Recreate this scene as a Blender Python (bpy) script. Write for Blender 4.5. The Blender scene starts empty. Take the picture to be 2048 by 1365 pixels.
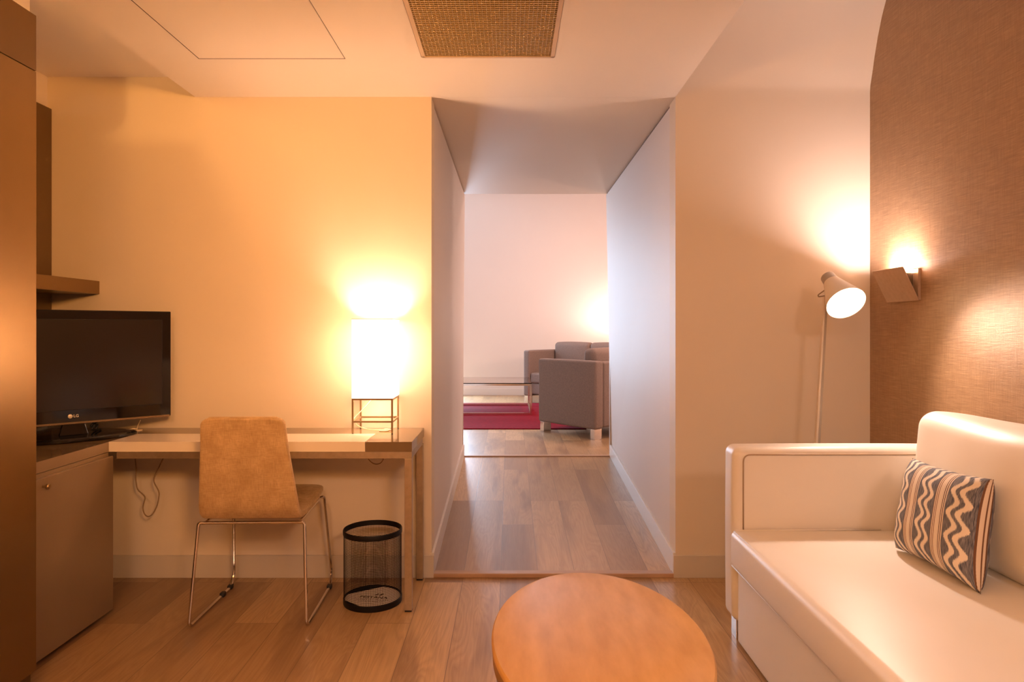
import bpy, bmesh, math, random
from mathutils import Vector, Matrix

random.seed(7)
S = bpy.context.scene
COL = S.collection
PI = math.pi

# ------------------------------------------------------------------ camera
cam_d = bpy.data.cameras.new('camera')
cam_d.lens = 24.0
cam_d.sensor_width = 36.0
cam_d.shift_x = 4 / 2048
cam_d.shift_y = -24.5 / 2048
cam_d.clip_start = 0.02
cam = bpy.data.objects.new('camera', cam_d)
cam.location = (0, 0, 1.2)
cam.rotation_euler = (PI / 2, 0, 0)
COL.objects.link(cam)
S.camera = cam

# ------------------------------------------------------------------ world, exposure
W = bpy.data.worlds.new('world')
S.world = W
W.use_nodes = True
W.node_tree.nodes['Background'].inputs[0].default_value = (0.62, 0.78, 1.0, 1)
W.node_tree.nodes['Background'].inputs[1].default_value = 1.0
S.view_settings.view_transform = 'Standard'
S.view_settings.look = 'None'
S.view_settings.exposure = 1.52
S.view_settings.gamma = 1.0
S.view_settings.use_curve_mapping = False


# ------------------------------------------------------------------ lights
def light(name, kind, loc, energy, color, aim=None, **kw):
    d = bpy.data.lights.new(name, kind)
    d.energy = energy
    d.color = color
    for k, v in kw.items():
        setattr(d, k, v)
    o = bpy.data.objects.new(name, d)
    o.location = loc
    if aim is not None:
        o.rotation_euler = Vector(aim).to_track_quat('-Z', 'Y').to_euler()
    COL.objects.link(o)
    return o


ORANGE = (1.0, 0.50, 0.135)
WARM = (1.0, 0.60, 0.34)
SOFTW = (1.0, 0.69, 0.55)
# daylight outside the far room's window
light('window_daylight', 'AREA', (-1.32, 10.95, 1.45), 80, (0.60, 0.78, 1.0), (0.15, -1, -0.05),
      shape='RECTANGLE', size=0.92, size_y=2.3)
# unseen fill lights added behind the camera to brighten and warm the room
light('fill_spot_left_wall', 'SPOT', (0.60, -0.5, 1.95), 116, (1.0, 0.41, 0.085), (-2.12, 3.8, -0.18), spot_size=math.radians(54), spot_blend=1.0, shadow_soft_size=0.2)  # added fill spot, washes the left back wall orange
light('fill_ceiling_bounce', 'AREA', (-0.95, -0.1, 1.72), 17, (1.0, 0.46, 0.125), (0, 0.15, 1), shape='DISK', size=0.3)  # added fill aimed up to warm the lowered ceiling
light('fill_overhead', 'AREA', (-0.30, -0.9, 2.28), 11, (1.0, 0.62, 0.42), (0, 0.25, -1), shape='DISK', size=0.5)  # added soft warm fill from above
light('fill_right_side', 'AREA', (1.2, -1.2, 2.35), 9, SOFTW, (0, 0.4, -1), shape='DISK', size=0.5)  # added fill for the right side and the passage
# small warm uplight standing on the wardrobe
light('wardrobe_uplight', 'POINT', (-1.63, 1.55, 2.345), 7.0, (1.0, 0.50, 0.15), shadow_soft_size=0.03)


# ------------------------------------------------------------------ materials
def mat(name, color=(0.8, 0.8, 0.8), rough=0.5, metal=0.0, spec=0.5, coat=0.0):
    m = bpy.data.materials.new(name)
    m.use_nodes = True
    b = m.node_tree.nodes['Principled BSDF']
    b.inputs['Base Color'].default_value = (*color, 1)
    b.inputs['Roughness'].default_value = rough
    b.inputs['Metallic'].default_value = metal
    b.inputs['Specular IOR Level'].default_value = spec
    b.inputs['Coat Weight'].default_value = coat
    return m


class NT:
    def __init__(self, m):
        self.t = m.node_tree
        self.n = self.t.nodes
        self.b = self.n.get('Principled BSDF')

    def new(self, typ, **kw):
        x = self.n.new(typ)
        for k, v in kw.items():
            setattr(x, k, v)
        return x

    def link(self, a, b):
        self.t.links.new(a, b)

    def val(self, sock, v):
        if isinstance(v, (int, float)):
            sock.default_value = v
        elif isinstance(v, (tuple, list)):
            sock.default_value = v
        else:
            self.link(v, sock)

    def math(self, op, a, b=0.0, c=None):
        x = self.new('ShaderNodeMath', operation=op)
        self.val(x.inputs[0], a)
        self.val(x.inputs[1], b)
        if c is not None:
            self.val(x.inputs[2], c)
        return x.outputs[0]

    def mix(self, f, a, b):
        x = self.new('ShaderNodeMix', data_type='RGBA')
        self.val(x.inputs[0], f)
        self.val(x.inputs[6], a)
        self.val(x.inputs[7], b)
        return x.outputs[2]

    def coord(self, scale=(1, 1, 1), rot=(0, 0, 0), kind='Object'):
        tc = self.new('ShaderNodeTexCoord')
        mp = self.new('ShaderNodeMapping')
        mp.inputs['Scale'].default_value = scale
        mp.inputs['Rotation'].default_value = rot
        self.link(tc.outputs[kind], mp.inputs[0])
        return mp.outputs[0]

    def noise(self, vec, scale, detail=3.0, rough=0.55, dist=0.0):
        x = self.new('ShaderNodeTexNoise')
        self.val(x.inputs['Vector'], vec)
        x.inputs['Scale'].default_value = scale
        x.inputs['Detail'].default_value = detail
        x.inputs['Roughness'].default_value = rough
        x.inputs['Distortion'].default_value = dist
        return x.outputs[0]

    def bump(self, h, strength=0.2, dist=0.002):
        x = self.new('ShaderNodeBump')
        x.inputs['Strength'].default_value = strength
        x.inputs['Distance'].default_value = dist
        self.link(h, x.inputs['Height'])
        self.link(x.outputs[0], self.b.inputs['Normal'])

    def ramp(self, f, stops):
        x = self.new('ShaderNodeValToRGB')
        e = x.color_ramp.elements
        while len(e) < len(stops):
            e.new(0.5)
        for i, (p, c) in enumerate(stops):
            e[i].position = p
            e[i].color = (*c, 1)
        self.link(f, x.inputs[0])
        return x.outputs[0]


def paint(name, color, rough=0.55, var=0.03):
    m = mat(name, color, rough, spec=0.35)
    t = NT(m)
    v = t.coord()
    n = t.noise(v, 1.3, 3)
    c2 = tuple(min(1, x * (1 - var * 2)) for x in color)
    t.link(t.mix(n, (*color, 1), (*c2, 1)), t.b.inputs['Base Color'])
    t.bump(t.noise(v, 260, 2), 0.06, 0.0006)
    return m


def mottled(name, c1, c2, scale, rough, metal=0.0, bump=0.1, bscale=300, coat=0.0, stretch=(1, 1, 1), spec=0.5):
    m = mat(name, c1, rough, metal, spec, coat)
    t = NT(m)
    v = t.coord(stretch)
    n = t.noise(v, scale, 4)
    f = t.ramp(n, [(0.3, (0, 0, 0)), (0.7, (1, 1, 1))])
    t.link(t.mix(f, (*c1, 1), (*c2, 1)), t.b.inputs['Base Color'])
    if bump:
        t.bump(t.noise(v, bscale, 2), bump, 0.0008)
    return m


def plank_floor(name):
    m = mat(name, (0.4, 0.25, 0.15), 0.4)
    t = NT(m)
    tc = t.new('ShaderNodeTexCoord')
    sp = t.new('ShaderNodeSeparateXYZ')
    t.link(tc.outputs['Object'], sp.inputs[0])
    cb = t.new('ShaderNodeCombineXYZ')
    t.link(t.math('ADD', sp.outputs[1], 0.43), cb.inputs[0])
    t.link(t.math('ADD', sp.outputs[0], 0.045), cb.inputs[1])
    br = t.new('ShaderNodeTexBrick', offset=0.37, offset_frequency=3)
    t.link(cb.outputs[0], br.inputs['Vector'])
    br.inputs['Color1'].default_value = (0, 0, 0, 1)
    br.inputs['Color2'].default_value = (1, 1, 1, 1)
    br.inputs['Mortar'].default_value = (0.5, 0.5, 0.5, 1)
    br.inputs['Scale'].default_value = 1.0
    br.inputs['Mortar Size'].default_value = 0.0013
    br.inputs['Mortar Smooth'].default_value = 0.2
    br.inputs['Brick Width'].default_value = 1.22
    br.inputs['Row Height'].default_value = 0.18
    rnd = t.new('ShaderNodeSeparateColor')
    t.link(br.outputs['Color'], rnd.inputs[0])
    r = rnd.outputs[0]
    # grain coordinates shifted per plank
    gv = t.new('ShaderNodeCombineXYZ')
    t.link(t.math('MULTIPLY', sp.outputs[0], 9.0), gv.inputs[0])
    t.link(t.math('MULTIPLY', sp.outputs[1], 1.1), gv.inputs[1])
    t.link(t.math('MULTIPLY', r, 37.0), gv.inputs[2])
    w = t.new('ShaderNodeTexNoise')
    t.link(gv.outputs[0], w.inputs['Vector'])
    w.inputs['Scale'].default_value = 1.0
    w.inputs['Detail'].default_value = 2.5
    w.inputs['Distortion'].default_value = 0.9
    rings = t.math('FRACT', t.math('MULTIPLY', w.outputs[0], 13.0))
    ring = t.ramp(rings, [(0.0, (1, 1, 1)), (0.5, (0.25, 0.25, 0.25)), (1.0, (0.85, 0.85, 0.85))])
    fv = t.new('ShaderNodeCombineXYZ')
    t.link(t.math('MULTIPLY', sp.outputs[0], 160.0), fv.inputs[0])
    t.link(t.math('MULTIPLY', sp.outputs[1], 5.0), fv.inputs[1])
    t.link(t.math('MULTIPLY', r, 11.0), fv.inputs[2])
    fine = t.noise(fv.outputs[0], 1.0, 3)
    blot = t.noise(gv.outputs[0], 0.55, 3, 0.6, 0.4)
    knot = t.ramp(blot, [(0.34, (1, 1, 1)), (0.47, (0, 0, 0))])
    base = t.mix(r, (0.30, 0.178, 0.080, 1), (0.70, 0.485, 0.255, 1))
    c = t.mix(t.math('MULTIPLY', ring, 0.42), base, (0.25, 0.135, 0.065, 1))
    c = t.mix(t.math('MULTIPLY', t.math('SUBTRACT', fine, 0.35), 0.7), c, (0.25, 0.14, 0.07, 1))
    c = t.mix(t.math('MULTIPLY', knot, 0.6), c, (0.17, 0.09, 0.05, 1))
    c = t.mix(t.math('MULTIPLY', br.outputs['Fac'], 0.75), c, (0.10, 0.06, 0.035, 1))
    t.link(c, t.b.inputs['Base Color'])
    t.link(t.math('MULTIPLY_ADD', fine, 0.12, 0.31), t.b.inputs['Roughness'])
    h = t.math('SUBTRACT', t.math('MULTIPLY', fine, 0.6), br.outputs['Fac'])
    t.bump(h, 0.15, 0.0010)
    t.b.inputs['Specular IOR Level'].default_value = 0.8
    return m


def wallpaper(name):
    m = mat(name, (0.3, 0.16, 0.08), 0.40, 0.0, 0.55)
    t = NT(m)
    a = t.coord((1, 8, 340))
    hn = t.noise(a, 1.6, 3, 0.6, 0.2)
    b = t.coord((1, 380, 12))
    vn = t.noise(b, 1.4, 3, 0.6)
    big = t.noise(t.coord((1, 1, 3)), 1.2, 2)
    f = t.math('ADD', t.math('MULTIPLY', hn, 0.62), t.math('MULTIPLY', vn, 0.38))
    c = t.ramp(f, [(0.30, (0.235, 0.133, 0.066)), (0.5, (0.375, 0.228, 0.118)), (0.70, (0.55, 0.365, 0.20))])
    c = t.mix(t.math('MULTIPLY', big, 0.25), c, (0.34, 0.205, 0.115, 1))
    t.link(c, t.b.inputs['Base Color'])
    t.b.inputs['Metallic'].default_value = 0.2
    t.bump(f, 0.55, 0.0018)
    return m


def pillow_cloth(name):
    m = mat(name, (0.8, 0.7, 0.6), 0.85, spec=0.2)
    t = NT(m)
    tc = t.new('ShaderNodeTexCoord')
    sp = t.new('ShaderNodeSeparateXYZ')
    t.link(tc.outputs['UV'], sp.inputs[0])
    u, v = sp.outputs[0], sp.outputs[1]
    fr = t.noise(t.coord((900, 30, 1), kind='UV'), 1.0, 1)
    s = t.math('FRACT', t.math('ADD', t.math('MULTIPLY', u, 2.8), 0.89))
    ph = t.math('ADD', t.math('MULTIPLY', v, 4.5), t.math('MULTIPLY', fr, 0.30))
    wv = t.math('MULTIPLY', t.math('SINE', t.math('MULTIPLY', ph, 2 * PI)), 0.088)
    sw = t.math('SUBTRACT', s, wv)
    l1 = t.math('LESS_THAN', t.math('ABSOLUTE', t.math('SUBTRACT', sw, 0.20)), 0.062)
    l2 = t.math('LESS_THAN', t.math('ABSOLUTE', t.math('SUBTRACT', sw, 0.43)), 0.062)
    line = t.math('MAXIMUM', l1, l2)
    streak = t.noise(t.coord((260, 12, 1), kind='UV'), 1.0, 2)
    dark = t.mix(t.ramp(streak, [(0.35, (0, 0, 0)), (0.65, (1, 1, 1))]), (0.065, 0.072, 0.098, 1), (0.27, 0.26, 0.275, 1))
    cream = (0.80, 0.70, 0.58, 1)
    zig = t.mix(line, dark, cream)
    # striped band
    zone = t.math('MAXIMUM', t.math('GREATER_THAN', s, 0.63), t.math('GREATER_THAN', u, 0.98))
    q = t.math('FRACT', t.math('MULTIPLY', t.math('SUBTRACT', s, 0.63), 19.0))
    thin = t.math('LESS_THAN', q, 0.36)
    mid = t.math('LESS_THAN', t.math('ABSOLUTE', t.math('SUBTRACT', s, 0.815)), 0.055)
    brown = t.mix(t.math('GREATER_THAN', s, 0.815), (0.17, 0.085, 0.05, 1), (0.06, 0.035, 0.03, 1))
    st = t.mix(thin, (0.74, 0.62, 0.50, 1), brown)
    st = t.mix(t.math('MULTIPLY', mid, 0.8), st, cream)
    t.link(t.mix(zone, zig, st), t.b.inputs['Base Color'])
    t.bump(t.noise(t.coord((600, 600, 1), kind='UV'), 1.0, 1), 0.15, 0.0008)
    return m


def emit(name, color, strength, base=(0.8, 0.8, 0.8), translucent=False):
    m = bpy.data.materials.new(name)
    m.use_nodes = True
    t = NT(m)
    b = t.b
    b.inputs['Base Color'].default_value = (*base, 1)
    b.inputs['Roughness'].default_value = 0.8
    b.inputs['Emission Color'].default_value = (*color, 1)
    b.inputs['Emission Strength'].default_value = strength
    if translucent:
        tr = t.new('ShaderNodeBsdfTranslucent')
        tr.inputs[0].default_value = (*base, 1)
        mx = t.new('ShaderNodeMixShader')
        mx.inputs[0].default_value = 0.5
        out = t.n['Material Output']
        t.link(b.outputs[0], mx.inputs[1])
        t.link(tr.outputs[0], mx.inputs[2])
        t.link(mx.outputs[0], out.inputs[0])
    return m


M = {}
M['wall'] = paint('wall_paint', (0.80, 0.70, 0.57))
M['wall_white'] = paint('white_wall_paint', (0.80, 0.74, 0.70), 0.55)
M['ceiling'] = paint('ceiling_paint', (0.82, 0.73, 0.61))
M['skirting'] = paint('skirting_paint', (0.66, 0.60, 0.52), 0.4)
M['skirting_white'] = paint('white_skirting_paint', (0.78, 0.74, 0.70), 0.35)
M['floor'] = plank_floor('oak_planks')
M['strip'] = mottled('threshold_wood', (0.50, 0.33, 0.21), (0.42, 0.26, 0.16), 6, 0.45, stretch=(1, 8, 8))
M['wallpaper'] = wallpaper('woven_wallpaper')
M['gap'] = mat('shadow_gap_brown', (0.16, 0.085, 0.045), 0.7)
M['groove'] = mat('dark_groove', (0.07, 0.035, 0.015), 0.8)
M['lacquer'] = mottled('bronze_lacquer', (0.235, 0.140, 0.048), (0.215, 0.128, 0.043), 3, 0.31, 0.55, 0.10, 220)
M['lacquer_dark'] = mottled('dark_bronze_lacquer', (0.155, 0.090, 0.030), (0.145, 0.084, 0.027), 3, 0.40, 0.25, 0.10, 220)
M['taupe'] = mottled('taupe_lacquer', (0.285, 0.205, 0.125), (0.265, 0.19, 0.115), 4, 0.35, 0.15, 0.05, 260)
M['gloss_brown'] = mottled('gloss_brown_top', (0.20, 0.135, 0.075), (0.18, 0.12, 0.066), 5, 0.10, 0.0, 0)
M['gloss_white'] = mat('gloss_cream_top', (0.80, 0.72, 0.62), 0.16)
M['steel'] = mottled('brushed_steel', (0.52, 0.44, 0.34), (0.44, 0.37, 0.28), 40, 0.38, 0.9, 0.05, 200, stretch=(1, 12, 1))
M['chrome'] = mat('chrome', (0.78, 0.72, 0.66), 0.16, 1.0)
M['brass'] = mat('aged_brass', (0.36, 0.25, 0.13), 0.35, 0.8)
M['black_gloss'] = mat('black_gloss', (0.006, 0.005, 0.005), 0.06, 0.0, 0.5)
M['black_screen'] = mat('screen_black', (0.012, 0.010, 0.009), 0.16, 0.0, 0.6)
M['black'] = mat('black_plastic', (0.012, 0.010, 0.010), 0.45)
M['bin'] = mat('black_wire', (0.006, 0.005, 0.006), 0.5, 0.0, 0.3)
M['paper'] = mat('white_paper', (0.80, 0.74, 0.68), 0.8)
M['ink'] = mat('brown_ink', (0.04, 0.015, 0.01), 0.7)
M['logo'] = mat('logo_silver', (0.80, 0.74, 0.66), 0.35, 0.2)
M['velvet'] = mottled('tan_velvet', (0.66, 0.47, 0.26), (0.50, 0.34, 0.175), 14, 0.85, 0.0, 0.35, 420, spec=0.2, stretch=(1, 1, 1))
_t = NT(M['velvet'])
_w = _t.math('ADD', _t.noise(_t.coord((40, 40, 420)), 1.0, 2), _t.noise(_t.coord((420, 60, 40)), 1.0, 2))
_b = _t.b.inputs['Base Color'].links[0].from_socket
_t.link(_t.mix(_t.math('MULTIPLY', _t.math('SUBTRACT', _w, 0.8), 0.9), _b, (0.27, 0.16, 0.075, 1)), _t.b.inputs['Base Color'])
NT(M['velvet']).b.inputs['Sheen Weight'].default_value = 0.5
NT(M['velvet']).b.inputs['Sheen Roughness'].default_value = 0.4
NT(M['velvet']).b.inputs['Sheen Tint'].default_value = (1, 0.8, 0.55, 1)
M['leather'] = mottled('cream_leather', (0.84, 0.78, 0.70), (0.81, 0.75, 0.665), 3, 0.42, 0.0, 0.14, 330, spec=0.5)
M['leather_seam'] = mat('leather_seam', (0.42, 0.30, 0.19), 0.45)
M['grey_cloth'] = mottled('taupe_grey_cloth', (0.28, 0.21, 0.175), (0.21, 0.155, 0.13), 120, 0.9, 0.0, 0.35, 500, spec=0.15)
M['rug'] = mottled('crimson_pile', (0.24, 0.006, 0.018), (0.17, 0.004, 0.013), 30, 0.95, 0.0, 0.4, 500, spec=0.1)
M['table_wood'] = mottled('honey_maple', (0.70, 0.41, 0.150), (0.57, 0.31, 0.095), 9, 0.42, 0.0, 0.03, 200, stretch=(2.6, 0.7, 1))
M['table_edge'] = mottled('dark_maple_edge', (0.40, 0.22, 0.07), (0.33, 0.17, 0.05), 8, 0.45, stretch=(1, 1, 6))
M['table_dark'] = mat('dark_bronze', (0.10, 0.06, 0.025), 0.5)
M['cream_metal'] = mat('cream_metal', (0.74, 0.64, 0.52), 0.4)
M['grey_metal'] = mat('warm_grey_metal', (0.42, 0.36, 0.29), 0.38, 0.3)
M['nickel'] = mottled('satin_nickel', (0.60, 0.45, 0.32), (0.53, 0.39, 0.27), 50, 0.42, 0.5, 0, stretch=(1, 1, 1))
M['pillow'] = pillow_cloth('zigzag_cloth')
M['orange_cloth'] = mottled('orange_cloth', (0.55, 0.20, 0.05), (0.48, 0.16, 0.035), 30, 0.9, bump=0.2)
M['vent'] = mat('vent_cream', (0.60, 0.44, 0.27), 0.5)
M['vent_blade'] = mat('vent_blade', (0.55, 0.40, 0.19), 0.5)
M['vent_dark'] = mat('duct_brown', (0.20, 0.115, 0.045), 0.8)
M['shade'] = emit('lit_lampshade', (1.0, 0.80, 0.68), 1.2, (0.85, 0.78, 0.68), True)
M['bulb'] = emit('lit_bulb', (1.0, 0.80, 0.58), 5.0)
M['sconce_glow'] = emit('lit_sconce_bulb', (1.0, 0.80, 0.60), 5.0)
M['far_shade'] = emit('lit_far_shade', (1.0, 0.82, 0.66), 1.4)
M['cord'] = mat('cord_beige', (0.30, 0.20, 0.11), 0.6)
M['cord_clear'] = mat('cord_pale', (0.75, 0.62, 0.42), 0.4)
g = mat('smoked_glass', (0.62, 0.50, 0.45), 0.02)
NT(g).b.inputs['Transmission Weight'].default_value = 1.0
NT(g).b.inputs['IOR'].default_value = 1.45
M['glass'] = g
pg = mat('window_glass', (0.97, 0.98, 1.0), 0.0)
NT(pg).b.inputs['Transmission Weight'].default_value = 1.0
NT(pg).b.inputs['IOR'].default_value = 1.02
M['pane'] = pg


# ------------------------------------------------------------------ geometry helpers
def bm_new():
    return bmesh.new()


def box(bm, x0, x1, y0, y1, z0, z1):
    vs = [bm.verts.new((x, y, z)) for z in (z0, z1) for y in (y0, y1) for x in (x0, x1)]
    for f in ((0, 2, 3, 1), (4, 5, 7, 6), (0, 1, 5, 4), (2, 6, 7, 3), (0, 4, 6, 2), (1, 3, 7, 5)):
        bm.faces.new([vs[i] for i in f])
    return vs


def hexa(bm, p):
    """eight corners, bottom four then top four, each going round"""
    vs = [bm.verts.new(q) for q in p]
    for f in ((3, 2, 1, 0), (4, 5, 6, 7), (0, 1, 5, 4), (1, 2, 6, 5), (2, 3, 7, 6), (3, 0, 4, 7)):
        bm.faces.new([vs[i] for i in f])


def prism(bm, pts, y0, y1):
    """polygon in xz extruded along y"""
    a = [bm.verts.new((x, y0, z)) for x, z in pts]
    b = [bm.verts.new((x, y1, z)) for x, z in pts]
    n = len(pts)
    bm.faces.new(a)
    bm.faces.new(b[::-1])
    for i in range(n):
        bm.faces.new([a[i], b[i], b[(i + 1) % n], a[(i + 1) % n]])


def smooth_path(pts, n=6):
    pts = [Vector(p) for p in pts]
    out = []
    for i in range(len(pts) - 1):
        p0, p1, p2, p3 = pts[max(i - 1, 0)], pts[i], pts[i + 1], pts[min(i + 2, len(pts) - 1)]
        for k in range(n):
            t = k / n
            out.append(0.5 * ((2 * p1) + (p2 - p0) * t + (2 * p0 - 5 * p1 + 4 * p2 - p3) * t * t + (3 * p1 - p0 - 3 * p2 + p3) * t ** 3))
    out.append(pts[-1])
    return out


def round_path(pts, r, n=5, closed=False):
    """polyline with rounded corners of radius r"""
    pts = [Vector(p) for p in pts]
    out = [] if closed else [pts[0]]
    rng = range(len(pts)) if closed else range(1, len(pts) - 1)
    for i in rng:
        a, b, c = pts[i - 1], pts[i], pts[(i + 1) % len(pts)]
        d1, d2 = (a - b), (c - b)
        rr = min(r, d1.length * 0.45, d2.length * 0.45)
        s, e = b + d1.normalized() * rr, b + d2.normalized() * rr
        for k in range(n + 1):
            t = k / n
            out.append(s * (1 - t) ** 2 + b * 2 * t * (1 - t) + e * t * t)
    if not closed:
        out.append(pts[-1])
    return out


def tube(bm, pts, r, seg=8, closed=False):
    pts = [Vector(p) for p in pts]
    n = len(pts)
    rings = []
    up = Vector((0, 0, 1))
    prev = None
    for i, p in enumerate(pts):
        if closed:
            t = (pts[(i + 1) % n] - pts[i - 1])
        else:
            t = pts[min(i + 1, n - 1)] - pts[max(i - 1, 0)]
        t.normalize()
        if prev is None:
            a = t.cross(up)
            if a.length < 1e-3:
                a = t.cross(Vector((1, 0, 0)))
        else:
            a = prev - t * prev.dot(t)
        a.normalize()
        prev = a
        b = t.cross(a)
        rings.append([bm.verts.new(p + (a * math.cos(2 * PI * k / seg) + b * math.sin(2 * PI * k / seg)) * r) for k in range(seg)])
    for i in range(n if closed else n - 1):
        A, B = rings[i], rings[(i + 1) % n]
        for k in range(seg):
            bm.faces.new([A[k], A[(k + 1) % seg], B[(k + 1) % seg], B[k]])
    if not closed:
        bm.faces.new(rings[0][::-1])
        bm.faces.new(rings[-1])


def lathe(bm, prof, seg=40, origin=(0, 0, 0), axis=(0, 0, 1), cap0=True, cap1=True, sx=1.0, sy=1.0):
    """profile of (r, h) turned round an axis"""
    q = Vector((0, 0, 1)).rotation_difference(Vector(axis).normalized())
    o = Vector(origin)
    rings = []
    for r, h in prof:
        rings.append([bm.verts.new(o + q @ Vector((r * sx * math.cos(2 * PI * k / seg), r * sy * math.sin(2 * PI * k / seg), h))) for k in range(seg)])
    for A, B in zip(rings, rings[1:]):
        for k in range(seg):
            bm.faces.new([A[k], A[(k + 1) % seg], B[(k + 1) % seg], B[k]])
    if cap0:
        bm.faces.new(rings[0][::-1])
    if cap1:
        bm.faces.new(rings[-1])


def rbox(bm, x0, x1, y0, y1, z0, z1, r=0.02, puff=(0, 0, 0), n=5, mid=8):
    """box with rounded edges whose faces may swell outwards"""
    c = Vector(((x0 + x1) / 2, (y0 + y1) / 2, (z0 + z1) / 2))
    h = Vector(((x1 - x0) / 2, (y1 - y0) / 2, (z1 - z0) / 2))
    r = min(r, min(h) * 0.98)

    def samples(hh):
        s = [-(hh - r) - r * math.tan(PI / 4 * (1 - k / n)) for k in range(n)]
        inner = hh - r
        m = [-inner + 2 * inner * k / mid for k in range(mid + 1)]
        return s + m + [-x for x in s[::-1]]
    S_ = [samples(h[i]) for i in range(3)]
    cache = {}

    def vert(p):
        key = tuple(round(x, 6) for x in p)
        if key in cache:
            return cache[key]
        p = Vector(p)
        inn = Vector([max(-(h[i] - r), min(h[i] - r, p[i])) for i in range(3)])
        d = p - inn
        if d.length > 1e-9:
            d.normalize()
        q = inn + d * r
        nrm = [q[i] / h[i] for i in range(3)]
        add = Vector((0, 0, 0))
        for i in range(3):
            j, k = (i + 1) % 3, (i + 2) % 3
            w = max(0, 1 - nrm[j] ** 2) ** 0.8 * max(0, 1 - nrm[k] ** 2) ** 0.8
            add[i] = puff[i] * w * nrm[i]
        v = bm.verts.new(c + q + add)
        cache[key] = v
        return v
    for ax in range(3):
        j, k = (ax + 1) % 3, (ax + 2) % 3
        for sgn in (-1, 1):
            for a in range(len(S_[j]) - 1):
                for b in range(len(S_[k]) - 1):
                    quad = []
                    for (aa, bb) in ((a, b), (a + 1, b), (a + 1, b + 1), (a, b + 1)):
                        p = [0, 0, 0]
                        p[ax] = sgn * h[ax]
                        p[j] = S_[j][aa]
                        p[k] = S_[k][bb]
                        quad.append(vert(p))
                    if sgn < 0:
                        quad.reverse()
                    if len(set(quad)) == 4:
                        try:
                            bm.faces.new(quad)
                        except ValueError:
                            pass


def loft(bm, prof, th, seg=28, power=0.22, endcap=True):
    """upholstered sheet: prof = [(y, z, half width)], thickness th"""
    P = [Vector((0, y, z)) for y, z, w in prof]
    n = len(P)
    rings = []

    def ring(p, nr, w, t):
        out = []
        for k in range(seg):
            a = 2 * PI * k / seg
            ca, sa = math.cos(a), math.sin(a)
            x = w * math.copysign(abs(ca) ** power, ca)
            d = t / 2 * math.copysign(abs(sa) ** 0.45, sa)
            out.append(bm.verts.new(p + Vector((x, 0, 0)) + nr * d))
        return out
    for i in range(n):
        t = (P[min(i + 1, n - 1)] - P[max(i - 1, 0)]).normalized()
        nr = Vector((1, 0, 0)).cross(t)
        w = prof[i][2]
        if i == 0 and endcap in (True, 'start'):
            for f, back in ((0.35, 0.20), (0.75, 0.13)):
                rings.append(ring(P[i] - t * th * back, nr, w - th * (1 - f) * 0.35, th * f))
        rings.append(ring(P[i], nr, w, th))
        if i == n - 1 and endcap in (True, 'end'):
            for f, back in ((0.75, 0.13), (0.35, 0.20)):
                rings.append(ring(P[i] + t * th * back, nr, w - th * (1 - f) * 0.35, th * f))
    for A, B in zip(rings, rings[1:]):
        for k in range(seg):
            bm.faces.new([A[k], A[(k + 1) % seg], B[(k + 1) % seg], B[k]])
    bm.faces.new(rings[0][::-1])
    bm.faces.new(rings[-1])


def obj(name, bm, m, parent=None, smooth=False, bevel=0.0, seg=2, angle=35):
    bmesh.ops.recalc_face_normals(bm, faces=bm.faces[:])
    me = bpy.data.meshes.new(name)
    bm.to_mesh(me)
    bm.free()
    me.materials.append(m)
    if smooth:
        me.polygons.foreach_set('use_smooth', [True] * len(me.polygons))
        if smooth == 'auto':
            me.set_sharp_from_angle(angle=math.radians(angle))
    o = bpy.data.objects.new(name, me)
    COL.objects.link(o)
    if parent is not None:
        o.parent = parent
        # a thing's empty carries its place; its parts are built in world coordinates unless it is marked local
        if parent.type == 'EMPTY' and not parent.get('local'):
            o.matrix_parent_inverse = Matrix.Translation(-Vector(parent.location))
    if bevel:
        md = o.modifiers.new('bevel', 'BEVEL')
        md.width = bevel
        md.segments = seg
        md.limit_method = 'ANGLE'
        md.angle_limit = math.radians(40)
    return o


def bx(name, m, dims, parent=None, bevel=0.0, smooth=False):
    bm = bm_new()
    box(bm, *dims)
    return obj(name, bm, m, parent, smooth, bevel)


def struct(name, bm, m, bevel=0.0, smooth=False):
    o = obj(name, bm, m, None, smooth, bevel)
    o['kind'] = 'structure'
    return o


def sbox(name, m, *dims, bevel=0.0):
    bm = bm_new()
    for d in dims:
        box(bm, *d)
    return struct(name, bm, m, bevel)


def tag(o, label, cat, group=None):
    o['label'] = label
    o['category'] = cat
    if group:
        o['group'] = group
    return o


def thing(name, label, cat, loc=(0, 0, 0), rotz=0.0, group=None, local=False):
    o = bpy.data.objects.new(name, None)
    o.empty_display_size = 0.05
    o.location = loc
    o.rotation_euler = (0, 0, rotz)
    COL.objects.link(o)
    if local:
        o['local'] = 1
    return tag(o, label, cat, group)


def text_mesh(name, body, size, depth, m, matrix, parent, align='CENTER'):
    cu = bpy.data.curves.new(name, 'FONT')
    cu.body = body
    cu.size = size
    cu.extrude = depth
    cu.align_x = align
    cu.align_y = 'CENTER'
    cu.offset = size * 0.012
    tmp = bpy.data.objects.new(name, cu)
    COL.objects.link(tmp)
    bpy.context.view_layer.update()
    me = bpy.data.meshes.new_from_object(tmp.evaluated_get(bpy.context.evaluated_depsgraph_get()))
    bpy.data.objects.remove(tmp)
    bpy.data.curves.remove(cu)
    me.transform(matrix)
    bm = bm_new()
    bm.from_mesh(me)
    bpy.data.meshes.remove(me)
    return obj(name, bm, m, parent)


# ------------------------------------------------------------------ room shell
YB = 3.296          # face of the wall with the opening
XL, XR = -2.233, 1.738
CL0, CR0 = -0.379, 0.799     # passage walls at the near end
YF = 5.65           # far end of the passage
ZS = 2.32           # lowered ceiling
FZ = 0.147          # level of the far room
YW = 10.80          # far wall

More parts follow.
